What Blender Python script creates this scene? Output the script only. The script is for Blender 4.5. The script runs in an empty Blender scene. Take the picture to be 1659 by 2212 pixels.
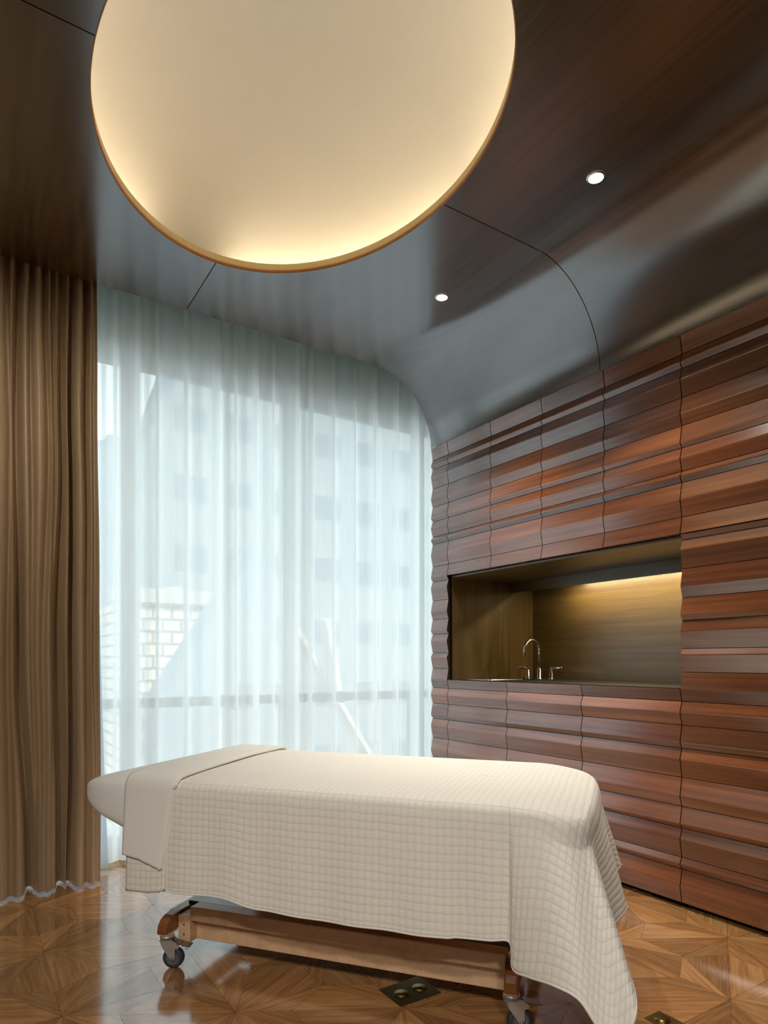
import bpy, bmesh, math, random
from mathutils import Vector, Matrix, noise
random.seed(11)
PI = math.pi

# ------------------------------------------------------------------ camera
YAW = math.atan(904.5 / 1401.0)
HC = 1.097
cam_d = bpy.data.cameras.new('camera')
cam = bpy.data.objects.new('camera', cam_d)
bpy.context.scene.collection.objects.link(cam)
cam.location = (0, 0, HC)
cam.rotation_euler = (PI / 2, 0, -YAW)
cam_d.sensor_fit = 'HORIZONTAL'
cam_d.sensor_width = 36.0
cam_d.lens = 36.0 * 1401.0 / 1659.0
cam_d.shift_y = (1429.0 - 1106.0) / 1659.0
cam_d.clip_start = 0.02
cam_d.clip_end = 300
bpy.context.scene.camera = cam

# ------------------------------------------------------------------ view, world, lights
sc = bpy.context.scene
sc.view_settings.view_transform = 'Standard'
sc.view_settings.look = 'None'
sc.view_settings.gamma = 1.0
sc.view_settings.use_curve_mapping = False
sc.view_settings.exposure = 0.0

SKY = 3.35
SKY_COL = (0.88, 0.94, 1.0)
SUN = 7.0
SHEER_T = 0.24
LED = 22.5
LED_COL = (1.0, 0.86, 0.63)
DOWN = 145.0
NICHE = 12.0
FILL = 335.0
WASH = 70.0

w = bpy.data.worlds.new('sky')
sc.world = w
w.use_nodes = True
bg = w.node_tree.nodes['Background']
bg.inputs[0].default_value = (*SKY_COL, 1)
bg.inputs[1].default_value = SKY


def link(o):
    sc.collection.objects.link(o)
    return o


def lamp(name, kind, loc, energy, color, rot=(0, 0, 0), **kw):
    d = bpy.data.lights.new(name, kind)
    d.energy = energy
    d.color = color
    for k, v in kw.items():
        setattr(d, k, v)
    o = bpy.data.objects.new(name, d)
    o.location = loc
    o.rotation_euler = rot
    return link(o)


sun = lamp('sunlight', 'SUN', (0, -10, 20), SUN, (1.0, 0.90, 0.76), (math.radians(48), 0, math.radians(20)), angle=0.01)

W = 2.666      # cabinet wall plane
YD = 3.53      # edge of the ceiling at the curtains
ZC = 3.0       # ceiling
XL = -1.6      # left wall
YB = -2.4      # wall behind the camera
YW = 3.93      # window wall
COVE_X = 2.235

portal = lamp('window_daylight', 'AREA', ((XL + W) / 2 + 0.1, YW + 0.12, 1.5), 1.0, (1, 1, 1), (-PI / 2, 0, 0), shape='RECTANGLE', size=4.4, size_y=3.0)
try:
    portal.data.cycles.is_portal = True
except Exception:
    pass

# ------------------------------------------------------------------ materials
def new_mat(name):
    m = bpy.data.materials.new(name)
    m.use_nodes = True
    nt = m.node_tree
    b = nt.nodes['Principled BSDF']
    return m, nt, b


def N(nt, t, **kw):
    n = nt.nodes.new(t)
    for k, v in kw.items():
        setattr(n, k, v)
    return n


def ramp(nt, stops, src):
    r = N(nt, 'ShaderNodeValToRGB')
    e = r.color_ramp.elements
    while len(e) < len(stops):
        e.new(0.5)
    for i, (p, c) in enumerate(stops):
        e[i].position = p
        e[i].color = (*c, 1)
    nt.links.new(src, r.inputs[0])
    return r.outputs[0]


def mapping(nt, src, scale, loc=(0, 0, 0)):
    mp = N(nt, 'ShaderNodeMapping')
    mp.inputs['Scale'].default_value = scale
    mp.inputs['Location'].default_value = loc
    nt.links.new(src, mp.inputs[0])
    return mp.outputs[0]


def noise_tex(nt, vec, scale, detail=4, rough=0.55, dist=0.0):
    n = N(nt, 'ShaderNodeTexNoise')
    n.inputs['Scale'].default_value = scale
    n.inputs['Detail'].default_value = detail
    n.inputs['Roughness'].default_value = rough
    n.inputs['Distortion'].default_value = dist
    nt.links.new(vec, n.inputs['Vector'])
    return n.outputs[0]


def math_n(nt, op, a, b=None):
    m = N(nt, 'ShaderNodeMath', operation=op)
    for i, s in enumerate((a, b)):
        if s is None:
            continue
        if isinstance(s, (int, float)):
            m.inputs[i].default_value = s
        else:
            nt.links.new(s, m.inputs[i])
    return m.outputs[0]


def mix_col(nt, fac, a, b, mode='MIX'):
    m = N(nt, 'ShaderNodeMix', data_type='RGBA', blend_type=mode)
    if isinstance(fac, (int, float)):
        m.inputs[0].default_value = fac
    else:
        nt.links.new(fac, m.inputs[0])
    for i, s in ((6, a), (7, b)):
        if isinstance(s, tuple):
            m.inputs[i].default_value = (*s, 1)
        else:
            nt.links.new(s, m.inputs[i])
    return m.outputs[2]


def bump(nt, b, height, strength, dist=0.001):
    bp = N(nt, 'ShaderNodeBump')
    bp.inputs['Strength'].default_value = strength
    bp.inputs['Distance'].default_value = dist
    nt.links.new(height, bp.inputs['Height'])
    nt.links.new(bp.outputs[0], b.inputs['Normal'])
    return bp


def wood(name, dark, mid, light, rough=0.35, ior=1.5, coat=0.0, coat_rough=0.1, use_uv=False, fig=1.0, attrs=True,
         grain=(26, 1.0, 26), bumpy=0.12):
    """wood whose grain runs along local Y (or along U when a UV map is used)"""
    m, nt, b = new_mat(name)
    tc = N(nt, 'ShaderNodeTexCoord')
    src = tc.outputs['UV'] if use_uv else tc.outputs['Object']
    if attrs:
        at = N(nt, 'ShaderNodeAttribute', attribute_name='seed')
        sc3 = N(nt, 'ShaderNodeVectorMath', operation='ADD')
        cmb = N(nt, 'ShaderNodeCombineXYZ')
        s17 = math_n(nt, 'MULTIPLY', at.outputs['Fac'], 17.0)
        s5 = math_n(nt, 'MULTIPLY', at.outputs['Fac'], 5.3)
        for i, q in enumerate((s17, s5, s17)):
            nt.links.new(q, cmb.inputs[i])
        nt.links.new(src, sc3.inputs[0])
        nt.links.new(cmb.outputs[0], sc3.inputs[1])
        vec = sc3.outputs[0]
    else:
        vec = src
    g = (grain[1], grain[0], grain[2]) if use_uv else grain
    v1 = mapping(nt, vec, tuple(x * 0.25 for x in g))
    big = noise_tex(nt, v1, 1.0, 3, 0.5, 1.2 * fig)
    v2 = mapping(nt, vec, g)
    fine = noise_tex(nt, v2, 2.2, 3, 0.5, 0.4 * fig)
    v3 = mapping(nt, vec, tuple(x * 5 for x in g))
    pores = noise_tex(nt, v3, 3.0, 2, 0.6, 0.0)
    rings = math_n(nt, 'MULTIPLY', big, 9.0 * fig)
    rings = math_n(nt, 'SINE', math_n(nt, 'MULTIPLY', rings, 3.0))
    rings = math_n(nt, 'MULTIPLY', rings, 0.10 * fig)
    f = math_n(nt, 'ADD', math_n(nt, 'MULTIPLY', fine, 0.75), math_n(nt, 'MULTIPLY', big, 0.35))
    f = math_n(nt, 'ADD', f, rings)
    col = ramp(nt, [(0.25, dark), (0.52, mid), (0.8, light)], f)
    pc = math_n(nt, 'MULTIPLY', math_n(nt, 'SUBTRACT', pores, 0.5), 0.5)
    pc = math_n(nt, 'ADD', pc, 1.0)
    hs = N(nt, 'ShaderNodeHueSaturation')
    nt.links.new(col, hs.inputs['Color'])
    if attrs:
        tn = N(nt, 'ShaderNodeAttribute', attribute_name='tone')
        val = math_n(nt, 'MULTIPLY', pc, tn.outputs['Fac'])
        nt.links.new(val, hs.inputs['Value'])
    else:
        nt.links.new(pc, hs.inputs['Value'])
    nt.links.new(hs.outputs[0], b.inputs['Base Color'])
    b.inputs['Roughness'].default_value = rough
    b.inputs['IOR'].default_value = ior
    b.inputs['Coat Weight'].default_value = coat
    b.inputs['Coat Roughness'].default_value = coat_rough
    if bumpy:
        bump(nt, b, pores, bumpy, 0.0006)
    return m


def plain(name, col, rough=0.5, metal=0.0, var=0.04, scale=30, ior=1.45, bmp=0.0, sheen=0.0):
    m, nt, b = new_mat(name)
    tc = N(nt, 'ShaderNodeTexCoord')
    f = noise_tex(nt, tc.outputs['Object'], scale, 4)
    c0 = tuple(max(0, x * (1 - var)) for x in col)
    c1 = tuple(min(1, x * (1 + var)) for x in col)
    c = ramp(nt, [(0.3, c0), (0.7, c1)], f)
    nt.links.new(c, b.inputs['Base Color'])
    b.inputs['Roughness'].default_value = rough
    b.inputs['Metallic'].default_value = metal
    b.inputs['IOR'].default_value = ior
    b.inputs['Sheen Weight'].default_value = sheen
    if bmp:
        bump(nt, b, f, bmp, 0.002)
    return m


M = {}
M['walnut'] = wood('walnut_boards', (0.098, 0.027, 0.0075), (0.190, 0.056, 0.0150), (0.300, 0.098, 0.028), rough=0.205, ior=2.15, fig=0.75,
                   grain=(22, 0.55, 22), bumpy=0)
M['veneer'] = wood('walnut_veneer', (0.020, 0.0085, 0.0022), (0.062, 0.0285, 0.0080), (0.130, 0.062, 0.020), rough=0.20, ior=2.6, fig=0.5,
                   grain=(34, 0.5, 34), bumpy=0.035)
M['veneer'].node_tree.nodes['Principled BSDF'].inputs['Specular Tint'].default_value = (0.90, 0.95, 1.0, 1)
M['walnut'].node_tree.nodes['Principled BSDF'].inputs['Specular Tint'].default_value = (0.92, 0.95, 1.0, 1)
M['niche_wood'] = wood('niche_veneer', (0.055, 0.034, 0.010), (0.090, 0.058, 0.018), (0.130, 0.088, 0.029), rough=0.33, ior=1.7, fig=0.5, attrs=False,
                       grain=(22, 0.7, 22), bumpy=0.03)
M['niche_side'] = wood('niche_side_veneer', (0.055, 0.034, 0.010), (0.090, 0.058, 0.018), (0.130, 0.088, 0.029), rough=0.33, ior=1.7, fig=0.5, attrs=False,
                       grain=(26, 26, 0.8), bumpy=0.03)
M['oak'] = wood('oak_parquet', (0.24, 0.100, 0.033), (0.45, 0.220, 0.080), (0.62, 0.36, 0.155), rough=0.13, ior=2.2, coat=0.9, coat_rough=0.10, use_uv=True, fig=0.35,
                grain=(40, 2.2, 40), bumpy=0)
M['oak'].node_tree.nodes['Principled BSDF'].inputs['Specular Tint'].default_value = (0.84, 0.93, 1.0, 1)
M['maple'] = wood('maple', (0.50, 0.30, 0.165), (0.60, 0.385, 0.225), (0.68, 0.455, 0.28), rough=0.38, attrs=False, fig=0.5, grain=(14, 14, 14), bumpy=0.02)
M['cherry'] = wood('stained_arm', (0.16, 0.055, 0.017), (0.23, 0.083, 0.026), (0.30, 0.12, 0.04), rough=0.22, attrs=False, fig=0.3, grain=(10, 10, 10), bumpy=0.02)
M['joint'] = plain('dark_joint', (0.02, 0.009, 0.004), 0.8)
M['black'] = plain('black_recess', (0.008, 0.006, 0.005), 0.9)
M['plaster'] = plain('cream_plaster', (0.64, 0.605, 0.545), 0.85, var=0.01, scale=4)
M['amber'] = plain('glow_tinted_upstand', (0.80, 0.63, 0.34), 0.7, var=0.02)  # cream upstand with the dome's warm glow put into its colour
M['wall'] = plain('warm_wall', (0.50, 0.43, 0.34), 0.8, var=0.03, scale=3)
M['edge'] = plain('lit_wood_edge', (0.50, 0.20, 0.05), 0.5)
M['chrome'] = plain('polished_chrome', (0.85, 0.86, 0.88), 0.07, 1.0, var=0.01)
M['steel'] = plain('brushed_steel', (0.62, 0.62, 0.62), 0.25, 1.0, var=0.04)
M['zinc'] = plain('zinc_plate', (0.52, 0.51, 0.49), 0.35, 0.6, var=0.05)
M['lever'] = plain('dark_steel_lever', (0.30, 0.31, 0.33), 0.28, 1.0, var=0.05)
M['rubber'] = plain('grey_rubber', (0.035, 0.038, 0.040), 0.55)
M['hub'] = plain('grey_wheel_hub', (0.10, 0.105, 0.11), 0.5)
M['stone'] = plain('dark_slate_counter', (0.016, 0.016, 0.017), 0.55, var=0.3, scale=18, ior=1.18)
M['brass'] = plain('brass', (0.30, 0.24, 0.06), 0.34, 1.0, var=0.1)
M['frame'] = plain('painted_window_frame', (0.50, 0.56, 0.55), 0.5)
M['teal'] = plain('teal_grey_header', (0.42, 0.66, 0.62), 0.7)
M['rail'] = plain('grey_rail', (0.16, 0.20, 0.21), 0.5)
M['tray'] = wood('dark_tray', (0.030, 0.016, 0.010), (0.045, 0.024, 0.015), (0.06, 0.033, 0.02), rough=0.22, ior=1.7, attrs=False, fig=0.3, grain=(12, 12, 12), bumpy=0.02)
M['towerm'] = plain('grey_facade', (0.23, 0.27, 0.32), 0.7, var=0.15, scale=0.35)
M['pale'] = plain('pale_concrete', (0.50, 0.47, 0.42), 0.8)
M['street'] = plain('asphalt', (0.22, 0.22, 0.22), 0.9)


def fabric_white(name, col, quilt=None, weave=900.0, sheen=0.15):
    m, nt, b = new_mat(name)
    tc = N(nt, 'ShaderNodeTexCoord')
    n1 = noise_tex(nt, tc.outputs['Object'], 6.0, 3)
    c = ramp(nt, [(0.3, tuple(x * 0.97 for x in col)), (0.7, col)], n1)
    b.inputs['Roughness'].default_value = 0.9
    b.inputs['Sheen Weight'].default_value = sheen
    b.inputs['Sheen Roughness'].default_value = 0.5
    fine = noise_tex(nt, tc.outputs['Object'], 45.0, 4, 0.6)
    if quilt:
        # stitched squares: pillow-shaped height from the two UV directions, in metres
        sx = N(nt, 'ShaderNodeSeparateXYZ')
        wob = noise_tex(nt, tc.outputs['UV'], 9.0, 2)
        add = N(nt, 'ShaderNodeVectorMath', operation='ADD')
        wv = N(nt, 'ShaderNodeCombineXYZ')
        wb = math_n(nt, 'MULTIPLY', math_n(nt, 'SUBTRACT', wob, 0.5), 0.012)
        nt.links.new(wb, wv.inputs[0])
        nt.links.new(wb, wv.inputs[1])
        nt.links.new(tc.outputs['UV'], add.inputs[0])
        nt.links.new(wv.outputs[0], add.inputs[1])
        nt.links.new(add.outputs[0], sx.inputs[0])
        hs = []
        for i in (0, 1):
            s = math_n(nt, 'MULTIPLY', sx.outputs[i], PI / quilt[i])
            s = math_n(nt, 'ABSOLUTE', math_n(nt, 'SINE', s))
            hs.append(math_n(nt, 'POWER', s, 0.45))
        h = math_n(nt, 'MULTIPLY', hs[0], hs[1])
        h2 = math_n(nt, 'ADD', h, math_n(nt, 'MULTIPLY', fine, 0.35))
        bump(nt, b, h2, 0.55, 0.0028)
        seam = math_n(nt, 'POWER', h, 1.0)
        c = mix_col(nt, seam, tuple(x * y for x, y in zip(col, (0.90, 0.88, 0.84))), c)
    else:
        bump(nt, b, fine, 0.15, 0.002)
    nt.links.new(c, b.inputs['Base Color'])
    return m


M['quilt'] = fabric_white('quilted_cotton', (0.81, 0.785, 0.73), quilt=(0.0215, 0.0225))
M['sheet'] = fabric_white('smooth_sheet', (0.81, 0.79, 0.745))
M['sheet2'] = fabric_white('fitted_sheet', (0.83, 0.82, 0.80))


def silk():
    m, nt, b = new_mat('bronze_silk')
    tc = N(nt, 'ShaderNodeTexCoord')
    v = mapping(nt, tc.outputs['UV'], (30, 260, 1))
    slub = noise_tex(nt, v, 1.0, 4, 0.6)
    v2 = mapping(nt, tc.outputs['UV'], (14, 1.2, 1))
    streak = noise_tex(nt, v2, 1.0, 3, 0.6)
    f = math_n(nt, 'ADD', math_n(nt, 'MULTIPLY', slub, 0.45), math_n(nt, 'MULTIPLY', streak, 0.55))
    c = ramp(nt, [(0.3, (0.40, 0.295, 0.19)), (0.55, (0.56, 0.425, 0.28)), (0.75, (0.68, 0.54, 0.37))], f)
    nt.links.new(c, b.inputs['Base Color'])
    b.inputs['Roughness'].default_value = 0.42
    b.inputs['Sheen Weight'].default_value = 0.35
    b.inputs['Sheen Roughness'].default_value = 0.35
    b.inputs['Sheen Tint'].default_value = (1.0, 0.8, 0.55, 1)
    b.inputs['IOR'].default_value = 1.6
    bump(nt, b, slub, 0.18, 0.0015)
    return m


M['silk'] = silk()


def sheer(name, trans, col):
    m, nt, b = new_mat(name)
    nt.nodes.remove(b)
    out = nt.nodes['Material Output']
    lw = N(nt, 'ShaderNodeLayerWeight')
    lw.inputs[0].default_value = 0.35
    tr = N(nt, 'ShaderNodeBsdfTransparent')
    tl = N(nt, 'ShaderNodeBsdfTranslucent')
    df = N(nt, 'ShaderNodeBsdfDiffuse')
    tc = N(nt, 'ShaderNodeTexCoord')
    wv = noise_tex(nt, mapping(nt, tc.outputs['UV'], (60, 3, 1)), 1.0, 4)
    c = ramp(nt, [(0.3, tuple(x * 0.95 for x in col)), (0.7, col)], wv)
    nt.links.new(c, tl.inputs[0])
    nt.links.new(c, df.inputs[0])
    tr.inputs[0].default_value = (1.0, 1.0, 1.0, 1)
    m1 = N(nt, 'ShaderNodeMixShader')
    m1.inputs[0].default_value = 0.30
    nt.links.new(tl.outputs[0], m1.inputs[1])
    nt.links.new(df.outputs[0], m1.inputs[2])
    m2 = N(nt, 'ShaderNodeMixShader')
    k = math_n(nt, 'ADD', math_n(nt, 'MULTIPLY', lw.outputs['Facing'], 0.75), 1.0 - trans)
    k = math_n(nt, 'MINIMUM', k, 1.0)
    nt.links.new(k, m2.inputs[0])
    nt.links.new(tr.outputs[0], m2.inputs[1])
    nt.links.new(m1.outputs[0], m2.inputs[2])
    nt.links.new(m2.outputs[0], out.inputs[0])
    return m


M['sheer'] = sheer('sheer_voile', SHEER_T, (0.92, 0.935, 0.93))
M['lining'] = sheer('curtain_lining', 0.06, (0.66, 0.74, 0.84))


def glass_mat():
    m, nt, b = new_mat('window_glass')
    nt.nodes.remove(b)
    out = nt.nodes['Material Output']
    tr = N(nt, 'ShaderNodeBsdfTransparent')
    gl = N(nt, 'ShaderNodeBsdfGlossy')
    gl.inputs['Roughness'].default_value = 0.02
    tr.inputs[0].default_value = (0.93, 0.98, 0.97, 1)
    mx = N(nt, 'ShaderNodeMixShader')
    mx.inputs[0].default_value = 0.06
    nt.links.new(tr.outputs[0], mx.inputs[1])
    nt.links.new(gl.outputs[0], mx.inputs[2])
    nt.links.new(mx.outputs[0], out.inputs[0])
    return m


M['glass'] = glass_mat()


def emit(name, col, strength):
    m, nt, b = new_mat(name)
    b.inputs['Base Color'].default_value = (0.8, 0.8, 0.8, 1)
    b.inputs['Emission Color'].default_value = (*col, 1)
    b.inputs['Emission Strength'].default_value = strength
    return m


M['led'] = emit('led_strip', LED_COL, LED)
M['bulb'] = emit('downlight_lens', (1.0, 0.94, 0.84), 3.0)
M['strip'] = emit('niche_lamp', (1.0, 0.76, 0.40), 3.0)


def brick_mat():
    m, nt, b = new_mat('painted_brick')
    tc = N(nt, 'ShaderNodeTexCoord')
    sx = N(nt, 'ShaderNodeSeparateXYZ')
    nt.links.new(tc.outputs['Object'], sx.inputs[0])
    cb = N(nt, 'ShaderNodeCombineXYZ')
    nt.links.new(sx.outputs[0], cb.inputs[0])
    nt.links.new(sx.outputs[2], cb.inputs[1])
    br = N(nt, 'ShaderNodeTexBrick')
    br.inputs['Scale'].default_value = 1.0
    br.inputs['Color1'].default_value = (0.85, 0.76, 0.64, 1)
    br.inputs['Color2'].default_value = (0.72, 0.63, 0.52, 1)
    br.inputs['Mortar'].default_value = (0.30, 0.28, 0.27, 1)
    br.inputs['Mortar Size'].default_value = 0.028
    br.inputs['Brick Width'].default_value = 0.36
    br.inputs['Row Height'].default_value = 0.24
    nt.links.new(cb.outputs[0], br.inputs['Vector'])
    nt.links.new(br.outputs[0], b.inputs['Base Color'])
    b.inputs['Roughness'].default_value = 0.9
    return m


M['brick'] = brick_mat()


def facade_mat():
    m, nt, b = new_mat('tower_facade')
    tc = N(nt, 'ShaderNodeTexCoord')
    sx = N(nt, 'ShaderNodeSeparateXYZ')
    nt.links.new(tc.outputs['Object'], sx.inputs[0])
    fz = math_n(nt, 'FRACT', math_n(nt, 'MULTIPLY', sx.outputs[2], 0.31))
    band = math_n(nt, 'GREATER_THAN', fz, 0.62)
    fx = math_n(nt, 'FRACT', math_n(nt, 'MULTIPLY', sx.outputs[0], 0.42))
    bx = math_n(nt, 'GREATER_THAN', fx, 0.35)
    k = math_n(nt, 'MULTIPLY', band, bx)
    c = mix_col(nt, k, (0.26, 0.29, 0.33), (0.13, 0.17, 0.22))
    nt.links.new(c, b.inputs['Base Color'])
    b.inputs['Roughness'].default_value = 0.6
    return m


M['facade'] = facade_mat()

# ------------------------------------------------------------------ geometry helpers
def world_inv(parent):
    mt = Matrix.Identity(4)
    p = parent
    while p is not None:
        mt = p.matrix_basis @ mt
        p = p.parent
    return mt.inverted()


class MB:
    def __init__(self):
        self.v = []
        self.f = []
        self.tone = []
        self.seed = []
        self.uv = []      # per face list of uv tuples or None
        self.mi = []
        self.sm = []

    def face(self, pts, tone=1.0, seed=0.0, uv=None, mi=0, smooth=False):
        b = len(self.v)
        self.v += [tuple(p) for p in pts]
        self.f.append(tuple(range(b, b + len(pts))))
        self.tone.append(tone)
        self.seed.append(seed)
        self.uv.append(uv)
        self.mi.append(mi)
        self.sm.append(smooth)

    def raw(self, verts, faces, tone=1.0, seed=0.0, uvs=None, mi=0, smooth=False):
        b = len(self.v)
        self.v += [tuple(p) for p in verts]
        for f in faces:
            self.f.append(tuple(i + b for i in f))
            self.tone.append(tone)
            self.seed.append(seed)
            self.uv.append([uvs[i] for i in f] if uvs else None)
            self.mi.append(mi)
            self.sm.append(smooth)

    def box(self, lo, hi, bevel=0.0, xf=None, **kw):
        bm = bmesh.new()
        bmesh.ops.create_cube(bm, size=1.0)
        for v in bm.verts:
            v.co = Vector([lo[i] + (v.co[i] + 0.5) * (hi[i] - lo[i]) for i in range(3)])
        if bevel:
            bmesh.ops.bevel(bm, geom=bm.edges[:], offset=bevel, segments=2, affect='EDGES', profile=0.6)
        bm.verts.index_update()
        vs = [tuple(v.co) for v in bm.verts]
        if xf:
            vs = [xf(p) for p in vs]
        self.raw(vs, [[v.index for v in f.verts] for f in bm.faces], **kw)
        bm.free()

    def tube(self, pts, rad, seg=16, cap=True, smooth=True, **kw):
        pts = [Vector(p) for p in pts]
        rads = rad if isinstance(rad, (list, tuple)) else [rad] * len(pts)
        vs, fs = [], []
        prev = None
        for i, p in enumerate(pts):
            t = (pts[min(i + 1, len(pts) - 1)] - pts[max(i - 1, 0)])
            if t.length < 1e-9:
                t = Vector((0, 0, 1))
            t.normalize()
            if prev is None:
                a = Vector((1, 0, 0)) if abs(t.x) < 0.9 else Vector((0, 1, 0))
                n1 = t.cross(a).normalized()
            else:
                n1 = (prev - t * prev.dot(t)).normalized()
            prev = n1
            n2 = t.cross(n1)
            for k in range(seg):
                an = 2 * PI * k / seg
                vs.append(tuple(p + (n1 * math.cos(an) + n2 * math.sin(an)) * rads[i]))
        for i in range(len(pts) - 1):
            for k in range(seg):
                a = i * seg + k
                b = i * seg + (k + 1) % seg
                fs.append((a, b, b + seg, a + seg))
        if cap:
            fs.append(tuple(range(seg))[::-1])
            fs.append(tuple((len(pts) - 1) * seg + k for k in range(seg)))
        self.raw(vs, fs, smooth=smooth, **kw)

    def cyl(self, p0, p1, r, seg=24, **kw):
        self.tube([p0, p1], r, seg, **kw)

    def prism(self, poly, d0, d1, to, bevel=0.0, **kw):
        """poly: 2-D outline, extruded from d0 to d1; to(a, b, d) gives a world point"""
        bm = bmesh.new()
        lo = [bm.verts.new((a, b, d0)) for a, b in poly]
        hi = [bm.verts.new((a, b, d1)) for a, b in poly]
        n = len(poly)
        bm.faces.new(lo[::-1])
        bm.faces.new(hi)
        for i in range(n):
            bm.faces.new((lo[i], lo[(i + 1) % n], hi[(i + 1) % n], hi[i]))
        if bevel:
            es = [e for e in bm.edges if abs(e.verts[0].co.z - e.verts[1].co.z) < 1e-9]
            bmesh.ops.bevel(bm, geom=es, offset=bevel, segments=3, affect='EDGES', profile=0.5)
        bm.verts.index_update()
        self.raw([to(*v.co) for v in bm.verts], [[v.index for v in f.verts] for f in bm.faces], **kw)
        bm.free()

    def build(self, name, mats, parent=None, normals=True, merge=False):
        if not isinstance(mats, (list, tuple)):
            mats = [mats]
        inv = world_inv(parent) if parent else None
        vs = [tuple(inv @ Vector(p)) for p in self.v] if inv else self.v
        me = bpy.data.meshes.new(name)
        me.from_pydata(vs, [], self.f)
        for mt in mats:
            me.materials.append(mt)
        at = me.attributes.new('tone', 'FLOAT', 'FACE')
        at.data.foreach_set('value', self.tone)
        at = me.attributes.new('seed', 'FLOAT', 'FACE')
        at.data.foreach_set('value', self.seed)
        me.polygons.foreach_set('material_index', self.mi)
        me.polygons.foreach_set('use_smooth', self.sm)
        if any(u is not None for u in self.uv):
            ul = me.uv_layers.new(name='UVMap')
            for p, u in zip(me.polygons, self.uv):
                if u:
                    for li, q in zip(p.loop_indices, u):
                        ul.data[li].uv = q
        me.update()
        if merge or normals:
            bm = bmesh.new()
            bm.from_mesh(me)
            if merge:
                bmesh.ops.remove_doubles(bm, verts=bm.verts, dist=1e-5)
            if normals:
                bmesh.ops.recalc_face_normals(bm, faces=bm.faces)
            bm.to_mesh(me)
            bm.free()
        me.update()
        o = bpy.data.objects.new(name, me)
        link(o)
        if parent:
            o.parent = parent
        return o


def tag(o, label=None, cat=None, group=None, kind=None):
    if label:
        o['label'] = label
    if cat:
        o['category'] = cat
    if group:
        o['group'] = group
    if kind:
        o['kind'] = kind
    return o


def thing(name, label, cat, loc, rotz=0.0, group=None):
    o = bpy.data.objects.new(name, None)
    o.empty_display_size = 0.1
    link(o)
    o.location = loc
    o.rotation_euler = (0, 0, rotz)
    o.matrix_basis = Matrix.Translation(Vector(loc)) @ Matrix.Rotation(rotz, 4, 'Z')
    return tag(o, label, cat, group)


def struct(o):
    o['kind'] = 'structure'
    return o


def catmull(pts, n):
    out = []
    P = [Vector(p) for p in pts]
    for i in range(len(P) - 1):
        p0, p1, p2, p3 = P[max(i - 1, 0)], P[i], P[i + 1], P[min(i + 2, len(P) - 1)]
        for k in range(n):
            t = k / n
            out.append(0.5 * ((2 * p1) + (p2 - p0) * t + (2 * p0 - 5 * p1 + 4 * p2 - p3) * t * t + (3 * p1 - p0 - 3 * p2 + p3) * t ** 3))
    out.append(P[-1])
    return out


def grid(mb, rows, uvs=None, closed=False, flip=False, **kw):
    nr, nc = len(rows), len(rows[0])
    vs = [tuple(p) for r in rows for p in r]
    uv = [q for r in uvs for q in r] if uvs else None
    fs = []
    for i in range(nr - 1):
        for j in range(nc if closed else nc - 1):
            j2 = (j + 1) % nc
            f = (i * nc + j, i * nc + j2, (i + 1) * nc + j2, (i + 1) * nc + j)
            fs.append(f[::-1] if flip else f)
    mb.raw(vs, fs, uvs=uv, smooth=True, **kw)


# ------------------------------------------------------------------ floor: triangular parquet
NODE = Vector((0.25, 2.756))
E1 = Vector((0.0, 0.532))
E2 = Vector((0.4595, -0.266))
E3 = -(E1 + E2)
PLATES = [(1.752, 1.10, 1.828, 1.241), (1.160, 1.700, 1.325, 1.832)]
mb = MB()
mb.box((XL - 0.1, YB - 0.1, -0.06), (W + 0.9, YW + 0.3, -0.0012), mi=1)
rf = random.Random(5)
GAP = 0.00045
for i in range(-14, 14):
    for j in range(-10, 12):
        n0 = NODE + E1 * i + E2 * j
        for e, left, right in ((E1, E1 + E2, E1 * 1.0), (E2, None, None), (E3, None, None)):
            n1 = n0
            n2 = n0 + e
            mid = (n1 + n2) / 2
            perp = Vector((-e.y, e.x)).normalized() * (e.length / (2 * math.sqrt(3)))
            mth = n1 + e / 3
            for T in (mid + perp, mid - perp):
                for tri, g in (((n1, mth, T), T - n1), ((n2, mth, T), e)):
                    c = (tri[0] + tri[1] + tri[2]) / 3
                    if not (XL < c.x < W + 0.12 and YB < c.y < YW + 0.25):
                        continue
                    # inset by GAP
                    pts = []
                    for k in range(3):
                        a, b_, d = tri[k], tri[(k + 1) % 3], tri[(k + 2) % 3]
                        u1 = (b_ - a).normalized()
                        u2 = (d - a).normalized()
                        ang = math.acos(max(-1, min(1, u1.dot(u2))))
                        pts.append(a + (u1 + u2).normalized() * min(GAP / math.sin(ang / 2), 0.006))
                    gd = g.normalized()
                    gn = Vector((-gd.y, gd.x))
                    off = rf.uniform(-9, 9)
                    uv = [(p.dot(gd) + off, p.dot(gn) + off * 0.37) for p in pts]
                    mb.face([(p.x, p.y, 0.0) for p in pts], tone=rf.choice((0.72, 0.84, 0.92, 1.0, 1.05, 1.16)), seed=rf.random(), uv=uv)
fl = mb.build('floor', [M['oak'], M['joint']], normals=False)
# make every parquet piece face up
bm = bmesh.new()
bm.from_mesh(fl.data)
for f in bm.faces:
    if f.material_index == 0 and f.normal.z < 0:
        f.normal_flip()
bm.to_mesh(fl.data)
bm.free()
struct(fl)

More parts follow.
